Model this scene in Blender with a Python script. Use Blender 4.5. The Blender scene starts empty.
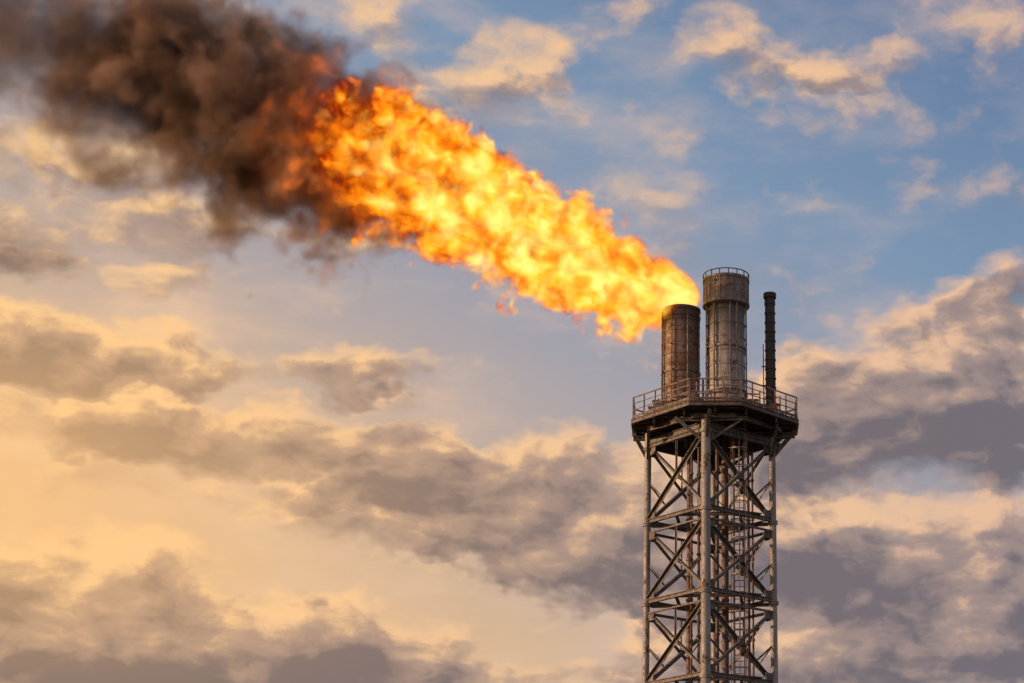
import bpy, bmesh, math, random, time
from mathutils import Vector, Matrix, Quaternion
random.seed(7)
S = bpy.context.scene
S.view_settings.view_transform = 'Standard'
S.view_settings.look = 'None'
S.view_settings.exposure = 0

# ------------------------------------------------------------------ node helper
class NB:
    def __init__(s, nt): s.nt = nt
    def n(s, t, **k):
        x = s.nt.nodes.new(t)
        for a, b in k.items(): setattr(x, a, b)
        return x
    def put(s, sock, v):
        if v is None: return
        if hasattr(v, 'is_output'): s.nt.links.new(v, sock)
        else: sock.default_value = v
    def m(s, op, a, b=None, c=None, clamp=False):
        x = s.n('ShaderNodeMath', operation=op, use_clamp=clamp)
        s.put(x.inputs[0], a); s.put(x.inputs[1], b); s.put(x.inputs[2], c)
        return x.outputs[0]
    def v(s, op, a, b=None, out=0):
        x = s.n('ShaderNodeVectorMath', operation=op)
        s.put(x.inputs[0], a)
        if b is not None: s.put(x.inputs[1], b)
        return x.outputs[out]
    def sep(s, a):
        x = s.n('ShaderNodeSeparateXYZ'); s.put(x.inputs[0], a); return x.outputs
    def com(s, a, b, c):
        x = s.n('ShaderNodeCombineXYZ')
        s.put(x.inputs[0], a); s.put(x.inputs[1], b); s.put(x.inputs[2], c)
        return x.outputs[0]
    def noise(s, vec, scale, detail=4, rough=0.5, dist=0.0, out='Fac'):
        x = s.n('ShaderNodeTexNoise')
        s.put(x.inputs['Vector'], vec)
        x.inputs['Scale'].default_value = scale
        x.inputs['Detail'].default_value = detail
        x.inputs['Roughness'].default_value = rough
        x.inputs['Distortion'].default_value = dist
        return x.outputs[0] if out == 'Fac' else x.outputs[1]
    def noise2(s, vec, scale, detail=4, rough=0.5, out='Fac'):
        o = s.noise(vec, scale, detail, rough, 0, out); o.node.noise_dimensions = '2D'; return o
    def mr(s, v, a, b, c=0.0, d=1.0, mode='SMOOTHSTEP'):
        x = s.n('ShaderNodeMapRange', interpolation_type=mode)
        s.put(x.inputs[0], v); s.put(x.inputs[1], a); s.put(x.inputs[2], b)
        s.put(x.inputs[3], c); s.put(x.inputs[4], d)
        return x.outputs[0]
    def mix(s, f, a, b, blend='MIX'):
        x = s.n('ShaderNodeMix', data_type='RGBA', blend_type=blend)
        s.put(x.inputs[0], f)
        s.put(x.inputs[6], (*a, 1) if isinstance(a, tuple) and len(a) == 3 else a)
        s.put(x.inputs[7], (*b, 1) if isinstance(b, tuple) and len(b) == 3 else b)
        return x.outputs[2]
    def ramp(s, f, pts):
        x = s.n('ShaderNodeValToRGB')
        s.put(x.inputs[0], f)
        e = x.color_ramp.elements
        while len(e) < len(pts): e.new(0.5)
        for i, (p, c) in enumerate(pts):
            e[i].position = p; e[i].color = (*c, 1)
        return x.outputs[0]
    def curve(s, f, pts):
        x = s.n('ShaderNodeFloatCurve')
        s.put(x.inputs['Value'], f)
        c = x.mapping.curves[0]
        c.points[0].location = pts[0]; c.points[1].location = pts[-1]
        for p in pts[1:-1]: c.points.new(*p)
        x.mapping.update()
        return x.outputs[0]

# ------------------------------------------------------------------ camera
CAM_Z, CAM_D, PITCH, FPX = 1.7, 96.0, 19.0, 2000.0
cd = bpy.data.cameras.new('camera'); cam = bpy.data.objects.new('camera', cd)
S.collection.objects.link(cam)
cam.location = (0, -CAM_D, CAM_Z)
cam.rotation_euler = (math.radians(90 + PITCH), 0, 0)
cd.sensor_width = 36; cd.lens = 36 * FPX / 1024
cd.shift_x = -198 / 1024
cd.clip_start = 0.5; cd.clip_end = 20000
S.camera = cam

# ------------------------------------------------------------------ sky (world)
SUN_EL, SUN_AZ = 9.0, -102.0     # azimuth measured from +Y towards +X
W = bpy.data.worlds.new('sky'); S.world = W; W.use_nodes = True
nt = W.node_tree; nt.nodes.clear(); b = NB(nt)
W.cycles.sampling_method = 'MANUAL'; W.cycles.sample_map_resolution = 256

def bearing(x, y):
    """photo measurement -> (azimuth, elevation) in radians"""
    v = (341.5 - y) / FPX; p = math.radians(PITCH)
    d = Vector(((x - 710) / FPX, math.cos(p) - v * math.sin(p), math.sin(p) + v * math.cos(p)))
    return math.atan2(d.x, d.y), math.atan2(d.z, math.hypot(d.x, d.y))

CLOUDS = [  # x, y, rx, ry, weight
 (60,350,115,30,1.0),(310,368,90,18,.6),
 (240,435,190,26,.9),(330,490,160,24,.6),
 (550,490,140,46,1.0),(600,545,110,40,.9),(420,540,130,22,.55),
 (60,610,140,52,1.15),(20,670,160,48,1.15),(220,645,110,46,1.1),(350,660,90,40,.95),(490,675,120,18,.7),
 (935,355,95,45,1.0),(860,405,110,42,.95),(990,400,110,65,1.05),(1015,290,50,26,.45),(780,450,110,34,.65),(930,470,140,26,.5),
 (900,545,190,42,.95),(770,560,110,42,.75),(990,610,130,42,.95),(830,650,160,45,.9),
 (490,60,85,55,.36),(740,55,80,24,.36),(865,68,70,22,.42),
 (60,265,120,18,.5),(30,190,150,50,.4),
]
D = b.n('ShaderNodeTexCoord').outputs['Generated']
D = b.v('NORMALIZE', D)
x, y, z = b.sep(D)[:3]
az = b.m('ARCTAN2', x, y); el = b.m('ARCSINE', z)
P = b.com(az, el, 0)
st = b.v('MULTIPLY', P, (1.0, 1.7, 1.0))
w1 = b.noise2(st, 13, 4, .6, out='C')
w1 = b.v('MULTIPLY', b.v('SUBTRACT', w1, (.5, .5, .5)), (.11, .05, 0))
Pw = b.v('ADD', P, w1)
acc = None; accT = None
for x, y, rx, ry, wt in CLOUDS:
    a, e = bearing(x, y)
    d = b.v('MULTIPLY', b.v('SUBTRACT', Pw, (a, e, 0)), (FPX / rx, FPX / ry, 0))
    t = b.m('MULTIPLY_ADD', b.v('DOT_PRODUCT', d, d, out=1), -.4 * wt, wt)
    t = b.m('MAXIMUM', t, 0)
    h = b.m('MULTIPLY', t, b.sep(d)[1])
    acc = t if acc is None else b.m('ADD', acc, t)
    accT = h if accT is None else b.m('ADD', accT, h)
tops = b.m('DIVIDE', accT, b.m('MAXIMUM', acc, .25))
acc = b.m('MINIMUM', acc, b.m('ADD', 0.6, b.m('MULTIPLY', acc, .2)))
st2 = b.v('ADD', st, b.v('MULTIPLY', w1, (.35, .35, 0)))
f1 = b.noise2(st2, 15, 7, .55)
f1b = b.noise2(b.v('ADD', st2, (-.008, .012, 0)), 15, 5, .55)
C0 = b.m('ADD', acc, b.m('MULTIPLY', b.m('SUBTRACT', f1, .5), 1.8))
C0 = b.m('SUBTRACT', C0, .22)

left = b.mr(az, math.radians(9), math.radians(-22), mode='LINEAR')
down = b.mr(el, math.radians(28.5), math.radians(8.5), mode='LINEAR')
gf = b.m('ADD', b.m('MULTIPLY', down, .72), b.m('MULTIPLY', left, .48), clamp=True)
clear = b.ramp(gf, [(0, (.12, .20, .37)), (.30, (.21, .315, .475)), (.55, (.38, .375, .44)), (.78, (.60, .45, .355)), (1, (.90, .55, .28))])
nis = b.n('ShaderNodeTexSky', sky_type='NISHITA')
nis.sun_disc = False
nis.sun_elevation = math.radians(SUN_EL); nis.sun_rotation = math.radians(SUN_AZ)
nis.air_density = 1.2; nis.dust_density = 1.5
nisc = b.v('SCALE', nis.outputs[0]); nisc.node.inputs['Scale'].default_value = .1
clear = b.mix(.88, nisc, clear)
vst = b.v('MULTIPLY', P, (1.0, 2.6, 1.0))
ve = b.noise2(vst, 9, 6, .55)
vf = b.mr(ve, .42, .80, 0, 1)
vf = b.m('MULTIPLY', vf, b.m('ADD', .28, b.m('MULTIPLY', gf, .6)))
clear = b.mix(vf, clear, b.mix(left, (.54, .45, .44), (.94, .61, .36)))
alpha = b.mr(C0, -.24, .46)
lit = b.m('MULTIPLY_ADD', b.m('SUBTRACT', f1, f1b), 3.0, .68)
lit = b.m('ADD', lit, b.m('MULTIPLY', tops, .46))
lit = b.m('SUBTRACT', lit, b.m('MULTIPLY', b.m('MAXIMUM', C0, 0), .64))
lit = b.m('ADD', lit, b.mr(el, math.radians(22), math.radians(26), 0, .30))
lit = b.m('ADD', lit, b.m('MULTIPLY', b.m('SUBTRACT', ve, .5), .8))
dark = b.mix(left, (.175, .155, .18), (.20, .15, .14))
midc = b.mix(left, (.35, .265, .25), (.45, .295, .21))
bright = b.mix(left, (.80, .51, .34), (1.02, .63, .29))
cl = b.mix(b.mr(lit, -.10, .48), dark, midc)
cl = b.mix(b.mr(lit, .40, 1.0), cl, bright)
skyc = b.mix(alpha, clear, cl)
# low sun haze on the left, towards the sun
ga, ge = bearing(-60, 465)
gd = b.v('MULTIPLY', b.v('SUBTRACT', P, (ga, ge, 0)), (FPX / 400, FPX / 160, 0))
gl = b.m('POWER', 2.718, b.m('MULTIPLY', b.v('DOT_PRODUCT', gd, gd, out=1), -1.0))
skyc = b.mix(b.m('MULTIPLY', gl, .50), skyc, (1.10, .61, .22))
bg = b.n('ShaderNodeBackground'); b.put(bg.inputs[0], skyc); bg.inputs[1].default_value = 1.0
wo = b.n('ShaderNodeOutputWorld'); nt.links.new(bg.outputs[0], wo.inputs[0])

# ------------------------------------------------------------------ sun
sd = bpy.data.lights.new('sun', 'SUN'); sun = bpy.data.objects.new('sun', sd)
S.collection.objects.link(sun)
sd.energy = 3.4; sd.angle = math.radians(.5); sd.color = (1, .62, .35)
a = math.radians(SUN_AZ); e = math.radians(SUN_EL)
dv = Vector((math.sin(a) * math.cos(e), math.cos(a) * math.cos(e), math.sin(e)))
sun.rotation_euler = dv.to_track_quat('Z', 'Y').to_euler()

# light given off by the burning gas beside the stack tip
pl = bpy.data.lights.new('flame_light', 'POINT'); plo = bpy.data.objects.new('flame_light', pl)
S.collection.objects.link(plo)
plo.location = (-3.4, -.6, 37.5); pl.energy = 2200; pl.color = (1, .42, .10); pl.shadow_soft_size = .8

# ------------------------------------------------------------------ materials
def metal(name, base, dark, rust, rust_amt, soot=None, metallic=.35, rough=.6, bands=0):
    m = bpy.data.materials.new(name); m.use_nodes = True
    nt = m.node_tree; nt.nodes.clear(); b = NB(nt)
    co = b.n('ShaderNodeTexCoord').outputs['Object']
    n1 = b.noise(co, 1.6, 6, .65)
    stv = b.v('MULTIPLY', co, (5, 5, .35))
    n2 = b.noise(stv, 1.2, 5, .6)
    n3 = b.noise(co, 9, 4, .7)
    c = b.mix(b.mr(n2, .3, .7), dark, base)
    rm = b.m('ADD', b.m('MULTIPLY', n1, .6), b.m('MULTIPLY', n2, .4))
    rm = b.m('ADD', rm, b.m('MULTIPLY', b.m('SUBTRACT', n3, .5), .35))
    rf = b.mr(rm, .62 - rust_amt * .35, .70 - rust_amt * .30)
    rc = b.mix(b.mr(n3, .3, .7), rust, tuple(v * .4 for v in rust))
    c = b.mix(rf, c, rc)
    if soot:
        zz = b.sep(co)[2]
        zz = b.m('ADD', zz, b.m('MULTIPLY', b.m('SUBTRACT', n2, .5), 3.0))
        sf = b.mr(zz, soot[0], soot[1], 0, .85)
        c = b.mix(sf, c, (.026, .017, .014))
    if bands:
        zz = b.sep(co)[2]
        bn = b.noise(b.com(0, 0, b.m('MULTIPLY', zz, bands)), 1.0, 3, .6)
        c = b.mix(b.mr(bn, .40, .62, 0, .55), c, tuple(v * .35 for v in base))
    p = b.n('ShaderNodeBsdfPrincipled')
    b.put(p.inputs['Base Color'], c)
    b.put(p.inputs['Metallic'], b.m('MULTIPLY', b.m('SUBTRACT', 1, rf), metallic))
    b.put(p.inputs['Roughness'], b.mr(n3, .2, .8, rough - .15, rough + .2))
    bp = b.n('ShaderNodeBump'); bp.inputs['Strength'].default_value = .5; bp.inputs['Distance'].default_value = .03
    b.put(bp.inputs['Height'], n3); b.put(p.inputs['Normal'], bp.outputs[0])
    o = b.n('ShaderNodeOutputMaterial'); nt.links.new(p.outputs[0], o.inputs[0])
    return m
M_leg = metal('galvanised_leg_steel', (.38, .355, .34), (.18, .16, .15), (.20, .09, .05), .25)
M_brace = metal('brace_steel', (.21, .19, .18), (.09, .08, .074), (.14, .06, .035), .30)
M_deck = metal('deck_steel', (.20, .175, .165), (.09, .075, .07), (.16, .07, .035), .40)
M_rail = metal('railing_steel', (.42, .33, .28), (.22, .165, .135), (.26, .10, .045), .40)
M_st1 = metal('scorched_stack_steel', (.38, .29, .235), (.16, .11, .085), (.23, .085, .038), .44, soot=(34.4, 37.4), bands=2.2)
M_st2 = metal('weathered_stack_steel', (.50, .46, .42), (.22, .19, .17), (.22, .10, .055), .24, soot=(33.6, 37.2), bands=2.6)
M_col = metal('collar_steel', (.37, .31, .27), (.16, .13, .11), (.23, .09, .048), .34, soot=(38.0, 41.0), bands=1.5)
M_vent = metal('vent_steel', (.06, .05, .046), (.028, .023, .02), (.10, .035, .018), .4)
M_riser = metal('riser_steel', (.22, .17, .15), (.10, .075, .065), (.19, .06, .033), .45)
M_inside = metal('soot_black', (.02, .015, .013), (.01, .01, .01), (.05, .02, .01), .2, metallic=0)

# ------------------------------------------------------------------ mesh helpers
def empty(name):
    o = bpy.data.objects.new(name, None); S.collection.objects.link(o); return o
def finish(bm, name, mat, parent=None, smooth=False, bevel=0):
    me = bpy.data.meshes.new(name); bmesh.ops.recalc_face_normals(bm, faces=bm.faces)
    bm.to_mesh(me); bm.free()
    me.materials.append(mat)
    o = bpy.data.objects.new(name, me); S.collection.objects.link(o)
    if smooth:
        for p in me.polygons: p.use_smooth = True
        md = o.modifiers.new('es', 'EDGE_SPLIT'); md.split_angle = math.radians(35)
    if bevel:
        md = o.modifiers.new('bv', 'BEVEL'); md.width = bevel; md.segments = 2
    if parent: o.parent = parent
    return o
def extr(bm, prof, p1, p2, up=Vector((0, 0, 1))):
    p1 = Vector(p1); p2 = Vector(p2); d = (p2 - p1).normalized()
    up = Vector(up)
    if abs(d.dot(up)) > .98: up = Vector((0, 1, 0))
    sx = d.cross(up).normalized(); sy = sx.cross(d).normalized()
    A = [bm.verts.new(p1 + sx * u + sy * v) for u, v in prof]
    B = [bm.verts.new(p2 + sx * u + sy * v) for u, v in prof]
    n = len(prof)
    for i in range(n):
        bm.faces.new((A[i], A[(i + 1) % n], B[(i + 1) % n], B[i]))
    bm.faces.new(A[::-1]); bm.faces.new(B)
def circ(r, n=12): return [(r * math.cos(2 * math.pi * i / n), r * math.sin(2 * math.pi * i / n)) for i in range(n)]
def rect(w, h): return [(-w / 2, -h / 2), (w / 2, -h / 2), (w / 2, h / 2), (-w / 2, h / 2)]
def Lp(w, t=.02): return [(-w/2, -w/2), (w/2, -w/2), (w/2, -w/2 + t), (-w/2 + t, -w/2 + t), (-w/2 + t, w/2), (-w/2, w/2)]
def Hp(w, h, t=.025):
    a, c = w / 2, h / 2
    return [(-a, -c), (a, -c), (a, -c + t), (t/2, -c + t), (t/2, c - t), (a, c - t), (a, c), (-a, c), (-a, c - t), (-t/2, c - t), (-t/2, -c + t), (-a, -c + t)]
def tube(bm, p1, p2, r, n=12): extr(bm, circ(r, n), p1, p2)
def lathe(bm, prof, cx, cy, n=64):
    rows = []
    for r, z in prof:
        rows.append([bm.verts.new((cx + r * math.cos(2 * math.pi * i / n), cy + r * math.sin(2 * math.pi * i / n), z)) for i in range(n)])
    for k in range(len(rows) - 1):
        for i in range(n):
            j = (i + 1) % n
            bm.faces.new((rows[k][i], rows[k][j], rows[k + 1][j], rows[k + 1][i]))
def ring(bm, cx, cy, z, R, r, n=48):
    pts = [Vector((cx + R * math.cos(2 * math.pi * i / n), cy + R * math.sin(2 * math.pi * i / n), z)) for i in range(n)]
    for i in range(n): tube(bm, pts[i], pts[(i + 1) % n], r, 6)

# ------------------------------------------------------------------ lattice tower
T = empty('lattice_tower')
ZT = 29.25
ZD = 30.38
levels = [0.35, 1.6, 5.3, 9.35, 13.4, 17.4, 21.4, 25.4, ZT]
cor = [Vector((-.2, -3.09, 0)), Vector((3.09, -.2, 0)), Vector((.22, 3.09, 0)), Vector((-3.09, .2, 0))]
bm = bmesh.new()
for i, c in enumerate(cor):
    r = (.23, .17, .17, .165)[i]
    tube(bm, c + Vector((0, 0, .3)), c + Vector((0, 0, ZD - .45)), r, 20)
    for zl in levels[1:]:
        tube(bm, c + Vector((0, 0, zl - .22)), c + Vector((0, 0, zl - .14)), r + .07, 20)
        tube(bm, c + Vector((0, 0, zl - .12)), c + Vector((0, 0, zl - .04)), r + .07, 20)
finish(bm, 'legs', M_leg, T, smooth=True)

bm = bmesh.new(); bg_ = bmesh.new()
for i in range(4):
    A, B = cor[i], cor[(i + 1) % 4]
    t = (B - A).normalized(); n = Vector((t.y, -t.x, 0))
    if n.dot((A + B) / 2) < 0: n = -n
    a0 = A + t * .15; b0 = B - t * .15
    for zl in levels[1:]:
        extr(bm, Hp(.16, .20), a0 + Vector((0, 0, zl)), b0 + Vector((0, 0, zl)))
        if zl < ZT:
            extr(bm, Lp(.12), a0 + Vector((0, 0, zl - .55)), b0 + Vector((0, 0, zl - .55)))
    for k in range(1, len(levels) - 1):
        z0, z1 = levels[k] + .12, levels[k + 1] - .62
        if k == len(levels) - 2: z1 = levels[k + 1] - .15
        o = n * .055
        extr(bm, Lp(.18, .03), a0 + o + Vector((0, 0, z0)), b0 + o + Vector((0, 0, z1)), n)
        extr(bm, Lp(.18, .03), a0 - o * 1.9 + Vector((0, 0, z1)), b0 - o * 1.9 + Vector((0, 0, z0)), n)
        mid = (A + B) / 2
        zc = (z0 + z1) / 2
        extr(bm, Lp(.08, .02), mid + Vector((0, 0, zc)), mid + Vector((0, 0, z1 + .05)), n)
        q1 = A.lerp(B, .25); q3 = A.lerp(B, .75)
        extr(bm, Lp(.07, .02), a0 + Vector((0, 0, zc)), q1 + Vector((0, 0, z0 + (z1 - z0) * .27)), n)
        extr(bm, Lp(.07, .02), b0 + Vector((0, 0, zc)), q3 + Vector((0, 0, z0 + (z1 - z0) * .27)), n)
        for P0, sg in ((A, 1), (B, -1)):
            for zz in (z0, z1):
                c0 = P0 + t * sg * .36 + Vector((0, 0, zz + (.12 if zz == z0 else -.12)))
                extr(bg_, rect(.42, .42), c0 - n * .012, c0 + n * .012)
        c0 = mid + Vector((0, 0, zc)); extr(bg_, rect(.34, .34), c0 - n * .012, c0 + n * .012)
finish(bm, 'bracing', M_brace, T)
finish(bg_, 'gusset_plates', M_brace, T)
bm = bmesh.new()
for zl in levels[1:-1]:
    mids = [(cor[i] + cor[(i + 1) % 4]) / 2 for i in range(4)]
    for i in range(4):
        extr(bm, Hp(.12, .16), mids[i] + Vector((0, 0, zl - .02)), mids[(i + 1) % 4] + Vector((0, 0, zl - .02)))
    extr(bm, Hp(.12, .15), cor[1] * .93 + Vector((0, 0, zl - .21)), cor[3] * .93 + Vector((0, 0, zl - .21)))
    extr(bm, Hp(.12, .15), cor[0] * .93 + Vector((0, 0, zl - .38)), cor[2] * .93 + Vector((0, 0, zl - .38)))
    extr(bm, rect(1.0, .05), Vector((.5, -1.6, zl + .13)), Vector((2.3, -.6, zl + .13)))
finish(bm, 'diaphragms', M_deck, T)

# risers and small pipes
bm = bmesh.new()
for (px, py, r) in ((-1.0, .4, .15), (.75, .5, .17), (-.55, -.8, .07), (-.9, -1.0, .05), (.35, -1.3, .09), (1.9, .5, .07), (2.1, .3, .05)):
    tube(bm, (px, py, .3), (px, py, ZD - .1), r, 16)
    for zl in levels[1:-1]:
        for dz in (0, 2.0):
            tube(bm, (px, py, zl + dz + .1), (px, py, zl + dz + .2), r + .04, 12)
finish(bm, 'riser_pipes', M_riser, T, smooth=True)

# caged ladder
bm = bmesh.new()
lx, ly = 1.42, -1.05
for sx in (-.24, .24):
    extr(bm, rect(.07, .07), (lx + sx, ly, .4), (lx + sx, ly, ZD + 1.0))
zz = .6
while zz < ZD + .8:
    tube(bm, (lx - .24, ly, zz), (lx + .24, ly, zz), .022, 6); zz += .3
zz = 2.6
hp = [(lx + .40 * math.sin(t), ly - .36 + .40 * -math.cos(t) ) for t in [math.radians(v) for v in range(-125, 126, 25)]]
while zz < 29.6:
    for i in range(len(hp) - 1): extr(bm, rect(.02, .06), (*hp[i], zz), (*hp[i + 1], zz))
    zz += .9
for h in hp[1::2]: extr(bm, rect(.035, .02), (*h, 2.6), (*h, 29.4))
finish(bm, 'caged_ladder', M_rail, T)

mc = bpy.data.materials.new('concrete'); mc.use_nodes = True
b = NB(mc.node_tree); pb = mc.node_tree.nodes['Principled BSDF']
cc = b.noise(b.n('ShaderNodeTexCoord').outputs['Object'], 3, 8, .6)
b.put(pb.inputs['Base Color'], b.mix(cc, (.22, .21, .19), (.40, .38, .35))); pb.inputs['Roughness'].default_value = .9
bm = bmesh.new()
for c in cor:
    extr(bm, rect(1.4, 1.4), c + Vector((0, 0, -.5)), c + Vector((0, 0, .35)))
finish(bm, 'footings', mc, T, bevel=.04)

# ---- platform
cxp = .25
def poly(s, cut=1.25):
    h = 4.1 * s
    return [Vector((cxp + u, v, 0)) for u, v in ((-cut, -h), (cut, -h), (h, -cut*.8), (h, cut*.8), (cut, h), (-cut, h), (-h, cut*.8), (-h, -cut*.8))]
pp = poly(1.0)
bm = bmesh.new()
vs0 = [bm.verts.new(p * 1 + Vector((0, 0, ZD - .05))) for p in poly(.985)]
vs1 = [bm.verts.new(p * 1 + Vector((0, 0, ZD))) for p in poly(.985)]
bm.faces.new(vs0[::-1]); bm.faces.new(vs1)
for i in range(8): bm.faces.new((vs0[i], vs0[(i+1) % 8], vs1[(i+1) % 8], vs1[i]))
for i in range(8):
    A, B = pp[i], pp[(i + 1) % 8]
    extr(bm, Hp(.12, .22), A + Vector((0, 0, ZD - .17)), B + Vector((0, 0, ZD - .17)))
    extr(bm, rect(.015, .13), A + Vector((0, 0, ZD + .08)), B + Vector((0, 0, ZD + .08)))
    A2, B2 = poly(.80, 1.0)[i], poly(.80, 1.0)[(i + 1) % 8]
    extr(bm, Hp(.14, .22), A2 + Vector((0, 0, ZD - .54)), B2 + Vector((0, 0, ZD - .54)))
def inside_len(v):
    av = abs(v); return 4.1 if av < 1.0 else 4.1 - (av - 1.0) * (4.1 - 1.25) / (4.1 - 1.0)
for v in [-3.4, -2.6, -1.8, -1.0, -.2, .6, 1.4, 2.2, 3.0]:
    L = inside_len(v) * .97
    extr(bm, Hp(.10, .18), (cxp - L, v, ZD - .17), (cxp + L, v, ZD - .17))
for u in [-3.0, -1.5, 0, 1.5, 3.0]:
    L = inside_len(u) * .97
    extr(bm, Hp(.13, .24), (cxp + u, -L, ZD - .40), (cxp + u, L, ZD - .40))
finish(bm, 'platform_deck', M_deck, T)
bm = bmesh.new()
for i, c in enumerate(cor):
    d = c.normalized(); t = Vector((-d.y, d.x, 0))
    base = c + Vector((0, 0, 28.6))
    lim = 4.0 / 3.1
    tip = Vector((c.x * lim + (.25 if i != 3 else .15), c.y * lim, ZD - .42))
    extr(bm, Hp(.16, .2), base, tip)
    for s in (-1, 1):
        tip2 = Vector((cxp, 0, 0)) + (c * 1.02) + t * s * 1.75; tip2.z = ZD - .55
        extr(bm, Lp(.14, .03), base + t * s * .1, tip2)
        extr(bm, Hp(.13, .18), Vector((c.x, c.y, ZD - .68)) + t * s * .12, Vector((tip2.x, tip2.y, ZD - .68)))
    extr(bm, Hp(.2, .22), Vector((c.x * .3, c.y * .3, ZD - .68)), Vector((tip.x, tip.y, ZD - .68)))
for i in range(4):
    A, B = cor[i], cor[(i + 1) % 4]
    extr(bm, Hp(.2, .26), A + Vector((0, 0, ZD - .9)), B + Vector((0, 0, ZD - .9)))
finish(bm, 'platform_brackets', M_brace, T)
bm = bmesh.new()
def railing(bm, pts, z, closed=True, h=1.08):
    n = len(pts)
    for i in range(n if closed else n - 1):
        A, B = pts[i], pts[(i + 1) % n]
        L = (B - A).length; k = max(1, round(L / .85))
        for zz, r in ((h, .04), (h * .7, .025), (h * .4, .025)):
            tube(bm, A + Vector((0, 0, z + zz)), B + Vector((0, 0, z + zz)), r, 8)
        for j in range(k):
            P = A.lerp(B, j / k)
            extr(bm, rect(.07, .07), P + Vector((0, 0, z - .3)), P + Vector((0, 0, z + h)))
railing(bm, poly(.99), ZD)
railing(bm, [Vector((cxp + u, v, 0)) for u, v in ((-2.6, -1.3), (-.2, -2.2), (2.2, -1.8))], ZD, False, 1.0)
finish(bm, 'railing', M_rail, T, smooth=False)
bm = bmesh.new()
for (u, v, w, h) in ((-2.6, -1.2, .45, .8), (2.1, -2.0, .5, .6), (-.9, -2.4, .35, .95), (3.2, -.9, .4, .7), (2.4, .9, .5, 1.2), (-2.9, .8, .4, 1.1)):
    extr(bm, rect(w, w * .7), (u, v, ZD), (u, v, ZD + h))
    extr(bm, rect(w + .08, w * .7 + .08), (u, v, ZD + h), (u, v, ZD + h + .04))
    tube(bm, (u + w * .7, v, ZD), (u + w * .7, v, ZD + h + .5), .04, 8)
for (p, q_) in (((-2.4, -.6, ZD + .6), (-.2, -1.2, ZD + .6)), ((-.2, -1.2, ZD + .6), (2.4, -1.0, ZD + .6)), ((2.4, -1.0, ZD + .6), (3.0, -.2, ZD + .6)), ((-.35, -.4, ZD), (-.35, -.4, ZD + 2.2))):
    tube(bm, p, q_, .06, 8)
finish(bm, 'deck_equipment', M_rail, T)

# ------------------------------------------------------------------ flare stack with flame
F1 = empty('flare_stack')
cx, cy = -1.48, .2
bm = bmesh.new()
prof = [(1.04, ZD - .2), (1.04, ZD + .9), (.99, ZD + .95)]
zz = ZD + 1.15
while zz < 35.6:
    prof += [(.955, zz), (.955, zz + .52), (.975, zz + .53), (.975, zz + .57)]; zz += .62
prof += [(.955, 35.95), (1.0, 35.97), (1.0, 36.1), (.965, 36.12), (.965, 36.32), (1.0, 36.34), (1.0, 36.5), (.93, 36.5), (.90, 36.4), (.88, 32)]
lathe(bm, prof, cx, cy)
finish(bm, 'shell', M_st1, F1, smooth=True)
bm = bmesh.new()
for z_, rr, h in ((ZD + 1.0, 1.10, .12), (ZD + 1.16, 1.10, .09), (33.0, 1.01, .1)):
    lathe(bm, [(.9, z_), (rr, z_), (rr, z_ + h), (.9, z_ + h)], cx, cy)
for k in range(28):
    an = k / 28 * 2 * math.pi
    p = Vector((cx + 1.06 * math.cos(an), cy + 1.06 * math.sin(an), ZD + .95))
    tube(bm, p, p + Vector((0, 0, .36)), .022, 6)
for an, r in ((-70, .05), (-115, .035), (-150, .05), (-30, .04)):
    an = math.radians(an); p = Vector((cx + 1.07 * math.cos(an), cy + 1.07 * math.sin(an), ZD))
    tube(bm, p, p + Vector((0, 0, 5.85)), r, 8)
    for kz in range(1, 6): extr(bm, rect(.10, .16), p + Vector((0, 0, kz)), p + Vector((0, 0, kz + .06)))
finish(bm, 'flanges_and_pilot_lines', M_st1, F1)
bm = bmesh.new(); lathe(bm, [(.87, 36.3), (.0, 36.2)], cx, cy); finish(bm, 'throat', M_inside, F1)

# ------------------------------------------------------------------ second stack with collar
F2 = empty('flare_stack')
cx, cy = .82, -.15
bm = bmesh.new()
prof = [(1.06, ZD - .2), (1.06, ZD + 1.2), (1.0, ZD + 1.35)]
zz = ZD + 1.5
while zz < 36.2:
    prof += [(.955, zz), (.955, zz + .62), (.98, zz + .63), (.98, zz + .68)]; zz += .74
prof += [(.95, 36.5), (.93, 37.0)]
lathe(bm, prof, cx, cy)
finish(bm, 'shell', M_st2, F2, smooth=True)
bm = bmesh.new()
lathe(bm, [(.9, 36.45), (1.14, 36.5), (1.2, 36.55), (1.2, 36.70), (1.15, 36.72), (1.15, 37.45), (1.17, 37.47), (1.17, 37.55), (1.15, 37.57), (1.15, 37.86), (1.2, 37.88), (1.2, 38.0), (1.10, 38.0), (1.08, 36.6), (.9, 36.6)], cx, cy)
finish(bm, 'wind_collar', M_col, F2, smooth=True)
bm = bmesh.new()
ring(bm, cx, cy, 38.26, 1.17, .03)
for k in range(16):
    an = k / 16 * 2 * math.pi + .1
    p = Vector((cx + 1.17 * math.cos(an), cy + 1.17 * math.sin(an), 37.85)); tube(bm, p, p + Vector((0, 0, .43)), .03, 6)
for k in range(24):
    an = k / 24 * 2 * math.pi
    p = Vector((cx + 1.155 * math.cos(an), cy + 1.155 * math.sin(an), 36.7)); extr(bm, rect(.04, .04), p, p + Vector((0, 0, 1.17)))
for z_, rr, h in ((ZD + 1.38, 1.08, .08), (ZD + 1.5, 1.08, .08), (34.2, 1.01, .1)):
    lathe(bm, [(.9, z_), (rr, z_), (rr, z_ + h), (.9, z_ + h)], cx, cy)
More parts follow.
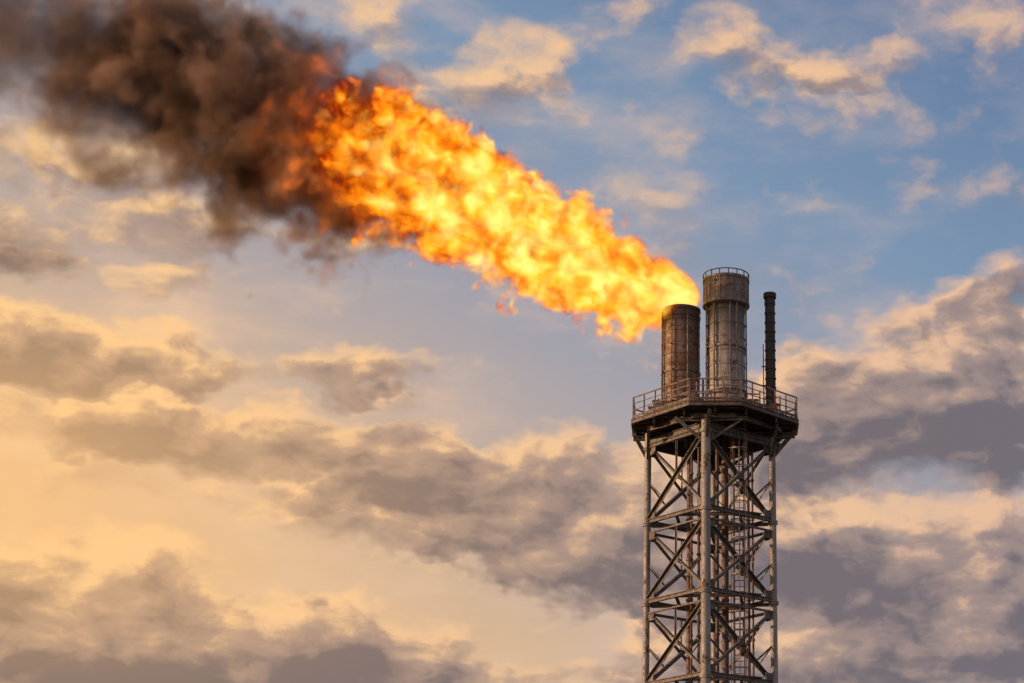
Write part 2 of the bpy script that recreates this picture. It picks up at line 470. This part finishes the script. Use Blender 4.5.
for an, r in ((-60, .05), (-80, .03), (-125, .05), (-160, .04), (-20, .04)):
    an = math.radians(an); p = Vector((cx + 1.07 * math.cos(an), cy + 1.07 * math.sin(an), ZD))
    tube(bm, p, p + Vector((0, 0, 6.1)), r, 8)
    for kz in range(1, 6): extr(bm, rect(.10, .16), p + Vector((0, 0, kz)), p + Vector((0, 0, kz + .06)))
finish(bm, 'flanges_and_pilot_lines', M_col, F2)
bm = bmesh.new(); lathe(bm, [(.92, 36.9), (.0, 36.9)], cx, cy); finish(bm, 'throat', M_inside, F2)

# ------------------------------------------------------------------ vent pipe
V = empty('vent_pipe')
cx, cy = 3.06, .1
bm = bmesh.new()
prof = [(.34, ZD - .1), (.34, ZD + .25), (.27, ZD + .3)]
zz = ZD + .5
while zz < 36.8:
    prof += [(.255, zz), (.255, zz + .36), (.285, zz + .38), (.285, zz + .44)]; zz += .5
prof += [(.26, 37.1), (.33, 37.12), (.33, 37.38), (.27, 37.40), (.23, 37.3), (.22, 34)]
lathe(bm, prof, cx, cy, 32); finish(bm, 'pipe', M_vent, V, smooth=True)
bm = bmesh.new()
tube(bm, (cx - .36, cy - .1, ZD), (cx - .36, cy - .1, 34.6), .025, 6)
for kz in range(1, 4): extr(bm, rect(.5, .04), (cx - .2, cy - .1, ZD + kz), (cx - .2, cy - .1, ZD + kz + .06))
finish(bm, 'tracer_line', M_vent, V)

# ------------------------------------------------------------------ volumes through geometry nodes
def volume_object(name, mn, mx, res, build, mat, step):
    vd = bpy.data.volumes.new(name); o = bpy.data.objects.new(name, vd); S.collection.objects.link(o)
    vd.materials.append(mat)
    vd.render.step_size = step
    ng = bpy.data.node_groups.new(name + '_field', 'GeometryNodeTree')
    ng.interface.new_socket('Geometry', in_out='INPUT', socket_type='NodeSocketGeometry')
    ng.interface.new_socket('Geometry', in_out='OUTPUT', socket_type='NodeSocketGeometry')
    b = NB(ng)
    gi = b.n('NodeGroupInput'); go = b.n('NodeGroupOutput')
    vc = b.n('GeometryNodeVolumeCube')
    vc.inputs['Min'].default_value = mn; vc.inputs['Max'].default_value = mx
    for k, r in zip('XYZ', res): vc.inputs['Resolution ' + k].default_value = r
    pos = b.n('GeometryNodeInputPosition').outputs[0]
    b.put(vc.inputs['Density'], build(b, pos))
    sm = b.n('GeometryNodeSetMaterial'); sm.inputs['Material'].default_value = mat
    ng.links.new(vc.outputs[0], sm.inputs[0]); ng.links.new(sm.outputs[0], go.inputs[0])
    md = o.modifiers.new('field', 'NODES'); md.node_group = ng
    mat.cycles.volume_step_rate = max(1.0, step / ((mx[0] - mn[0]) / res[0]))
    return o

FL = [(-.25, 37.0, .05), (-.8, 37.2, .75), (-1.6, 37.3, 1.5), (-3.1, 37.6, 2.35), (-5.65, 38.5, 3.05), (-8.2, 39.9, 3.35), (-10.85, 41.5, 3.7),
      (-13.5, 43.1, 4.1), (-16.3, 44.4, 4.2), (-18.9, 45.3, 4.0), (-21.6, 46.1, 3.6), (-25, 46.9, 2.6)]
def flame_field(b, pos):
    X, Y, Z = b.sep(pos)[:3]
    t = b.m('MINIMUM', b.m('MAXIMUM', b.m('DIVIDE', X, -25), .011), .999)
    zc = b.m('ADD', b.m('MULTIPLY', b.curve(t, [(-x / 25, (z - 36) / 14) for x, z, r in FL]), 14), 36)
    r = b.m('MAXIMUM', b.m('MULTIPLY', b.curve(t, [(-x / 25, r / 5) for x, z, r in FL]), 5), .05)
    dz = b.m('MULTIPLY', b.m('SUBTRACT', Z, zc), .9)
    dist = b.m('SQRT', b.m('ADD', b.m('MULTIPLY', dz, dz), b.m('MULTIPLY', Y, Y)))
    base = b.m('SUBTRACT', 1, b.m('DIVIDE', dist, r))
    wp = b.v('MULTIPLY', b.v('SUBTRACT', b.noise(pos, .55, 2, .5, out='C'), (.5, .5, .5)), (1.8, 1.8, 1.8))
    pw = b.v('ADD', pos, wp)
    n1 = b.m('SUBTRACT', b.noise(pw, .36, 6, .62), .5)
    vo = b.n('ShaderNodeTexVoronoi', feature='F1'); b.put(vo.inputs['Vector'], pw)
    vo.inputs['Scale'].default_value = .65; vo.inputs['Detail'].default_value = 1; vo.inputs['Roughness'].default_value = .5
    bil = b.m('SUBTRACT', .50, vo.outputs['Distance'])
    amp = b.mr(X, 0, -6, .25, 1.0)
    tur = b.m('MULTIPLY', b.m('ADD', b.m('MULTIPLY', n1, 1.75), b.m('MULTIPLY', bil, .70)), amp)
    d = b.m('ADD', b.m('MULTIPLY', base, 1.1), tur)
    d = b.m('SUBTRACT', d, b.mr(X, -18.5, -26, 0, 1.3, 'LINEAR'))
    d = b.m('MULTIPLY', d, b.mr(X, -.3, -.9))
    return b.m('MAXIMUM', d, 0)

mf = bpy.data.materials.new('burning_gas'); mf.use_nodes = True
nt = mf.node_tree; nt.nodes.clear(); b = NB(nt)
dens = b.n('ShaderNodeVolumeInfo').outputs['Density']
co = b.n('ShaderNodeTexCoord').outputs['Object']
# turbulence drawn out slightly along the wind direction
Xc, Yc, Zc = b.sep(co)[:3]
al = b.m('MULTIPLY', b.m('SUBTRACT', b.m('MULTIPLY', Xc, .88), b.m('MULTIPLY', Zc, .47)), .80)
ac = b.m('ADD', b.m('MULTIPLY', Xc, .47), b.m('MULTIPLY', Zc, .88))
hn = b.noise(b.com(al, Yc, ac), .92, 4, .62, .35)
tt = b.m('MULTIPLY_ADD', hn, 2.8, -1.40)
tt = b.m('ADD', tt, b.m('MULTIPLY', dens, 1.2))
tt = b.m('ADD', tt, .27)
tt = b.m('SUBTRACT', tt, b.mr(Xc, -12, -23, 0, .58, 'LINEAR'))
col = b.ramp(tt, [(0, (.16, .010, .001)), (.15, (.62, .06, .002)), (.32, (1.12, .22, .004)), (.54, (1.3, .47, .012)), (.78, (1.45, .80, .07)), (1, (1.6, 1.15, .30))])
sg = b.m('MULTIPLY', b.mr(dens, .0, .32), 1.9)
em = b.n('ShaderNodeEmission'); b.put(em.inputs[0], col); b.put(em.inputs[1], b.m('MULTIPLY', sg, 1.04))
ab = b.n('ShaderNodeVolumeAbsorption'); ab.inputs[0].default_value = (0, 0, 0, 1); b.put(ab.inputs[1], sg)
ad = b.n('ShaderNodeAddShader'); nt.links.new(em.outputs[0], ad.inputs[0]); nt.links.new(ab.outputs[0], ad.inputs[1])
o = b.n('ShaderNodeOutputMaterial'); nt.links.new(ad.outputs[0], o.inputs['Volume'])
volume_object('gas_flame', (-26.5, -5.5, 33), (0, 5.5, 52), (265, 110, 190), flame_field, mf, .3)

SM = [(-9, 44.0, .3), (-11.5, 45.0, 1.3), (-14, 45.8, 3.0), (-16.5, 46.0, 4.6), (-19, 45.5, 5.9), (-21.6, 46.1, 6.5), (-24.5, 47.6, 6.8), (-29.5, 49.5, 7.0), (-35, 51.1, 7.3), (-41, 52.8, 7.5), (-49, 55.4, 7.7)]
def smoke_field(b, pos):
    X, Y, Z = b.sep(pos)[:3]
    t = b.m('MINIMUM', b.m('MAXIMUM', b.m('DIVIDE', b.m('ADD', X, 9), -40), .001), .999)
    zc = b.m('ADD', b.m('MULTIPLY', b.curve(t, [(-(x + 9) / 40, (z - 42) / 16) for x, z, r in SM]), 16), 42)
    r = b.m('MAXIMUM', b.m('MULTIPLY', b.curve(t, [(-(x + 9) / 40, r / 8) for x, z, r in SM]), 8), .1)
    yc = b.mr(X, -17, -24, 2.6, 0.2)
    dz = b.m('MULTIPLY', b.m('SUBTRACT', Z, zc), .92); dy = b.m('SUBTRACT', Y, yc)
    dist = b.m('SQRT', b.m('ADD', b.m('MULTIPLY', dz, dz), b.m('MULTIPLY', dy, dy)))
    base = b.m('SUBTRACT', 1, b.m('DIVIDE', dist, r))
    wp = b.v('MULTIPLY', b.v('SUBTRACT', b.noise(pos, .3, 2, .5, out='C'), (.5, .5, .5)), (3.0, 3.0, 3.0))
    pw = b.v('ADD', pos, wp)
    n1 = b.m('SUBTRACT', b.noise(pw, .30, 7, .68), .5)
    vo = b.n('ShaderNodeTexVoronoi', feature='F1'); b.put(vo.inputs['Vector'], pw)
    vo.inputs['Scale'].default_value = .42; vo.inputs['Detail'].default_value = 2; vo.inputs['Roughness'].default_value = .55
    bil = b.m('SUBTRACT', .53, vo.outputs['Distance'])
    d = b.m('ADD', base, b.m('ADD', b.m('MULTIPLY', n1, 2.7), b.m('MULTIPLY', bil, .6)))
    d = b.m('ADD', d, b.mr(X, -22, -34, .06, -.08))
    d = b.m('MULTIPLY', d, b.mr(X, -24, -38, 1.0, .22))
    return b.m('MAXIMUM', d, 0)
ms = bpy.data.materials.new('soot_smoke'); ms.use_nodes = True
nt = ms.node_tree; nt.nodes.clear(); b = NB(nt)
dens = b.n('ShaderNodeVolumeInfo').outputs['Density']
cs = b.n('ShaderNodeTexCoord').outputs['Object']
Xs = b.sep(cs)[0]
gn = b.noise(cs, .5, 3, .6)
sg = b.m('MULTIPLY', b.mr(dens, .0, .5, 0, 1, 'LINEAR'), 1.35)
ALB = b.mix(b.mr(gn, .38, .62), (.40, .235, .16), (.80, .49, .33))
sc = b.n('ShaderNodeVolumeScatter'); b.put(sc.inputs[0], ALB); b.put(sc.inputs['Density'], sg)
ab = b.n('ShaderNodeVolumeAbsorption'); b.put(ab.inputs[0], ALB); b.put(ab.inputs[1], sg)
# emission put into the smoke for flame-lit orange edges, plus glowing soot
gw = b.m('MULTIPLY', b.mr(gn, .48, .66), b.m('MULTIPLY', b.mr(Xs, -24.5, -20), b.mr(Xs, -12, -17)))
gw = b.m('MULTIPLY', gw, b.mr(dens, .12, .55))
em = b.n('ShaderNodeEmission'); em.inputs[0].default_value = (.80, .17, .012, 1)
b.put(em.inputs[1], b.m('MULTIPLY', b.m('MULTIPLY', gw, sg), 1.25))
ad = b.n('ShaderNodeAddShader'); nt.links.new(sc.outputs[0], ad.inputs[0]); nt.links.new(ab.outputs[0], ad.inputs[1])
ad2 = b.n('ShaderNodeAddShader'); nt.links.new(ad.outputs[0], ad2.inputs[0]); nt.links.new(em.outputs[0], ad2.inputs[1])
o = b.n('ShaderNodeOutputMaterial'); nt.links.new(ad2.outputs[0], o.inputs['Volume'])
volume_object('smoke_plume', (-49, -9, 36), (-9, 11, 65), (200, 100, 145), smoke_field, ms, .8)

# ------------------------------------------------------------------ ground
bm = bmesh.new(); N = 96; rad = [0, 10, 25, 60, 130, 300, 800, 2500, 9000]
rows = []
for r in rad[1:]:
    rows.append([bm.verts.new((r * math.cos(2 * math.pi * i / N), r * math.sin(2 * math.pi * i / N), 0)) for i in range(N)])
c = bm.verts.new((0, 0, 0))
for i in range(N): bm.faces.new((c, rows[0][i], rows[0][(i + 1) % N]))
for k in range(len(rows) - 1):
    for i in range(N): bm.faces.new((rows[k][i], rows[k][(i+1) % N], rows[k+1][(i+1) % N], rows[k+1][i]))
mg = bpy.data.materials.new('dry_ground'); mg.use_nodes = True
b = NB(mg.node_tree); pb = mg.node_tree.nodes['Principled BSDF']
co = b.n('ShaderNodeTexCoord').outputs['Object']
n1 = b.noise(co, .05, 8, .6); n2 = b.noise(co, 2.5, 8, .7)
b.put(pb.inputs['Base Color'], b.mix(b.mr(n1, .4, .6), b.mix(n2, (.10, .085, .06), (.20, .17, .13)), b.mix(n2, (.035, .05, .02), (.08, .09, .04))))
pb.inputs['Roughness'].default_value = .95
finish(bm, 'ground', mg)
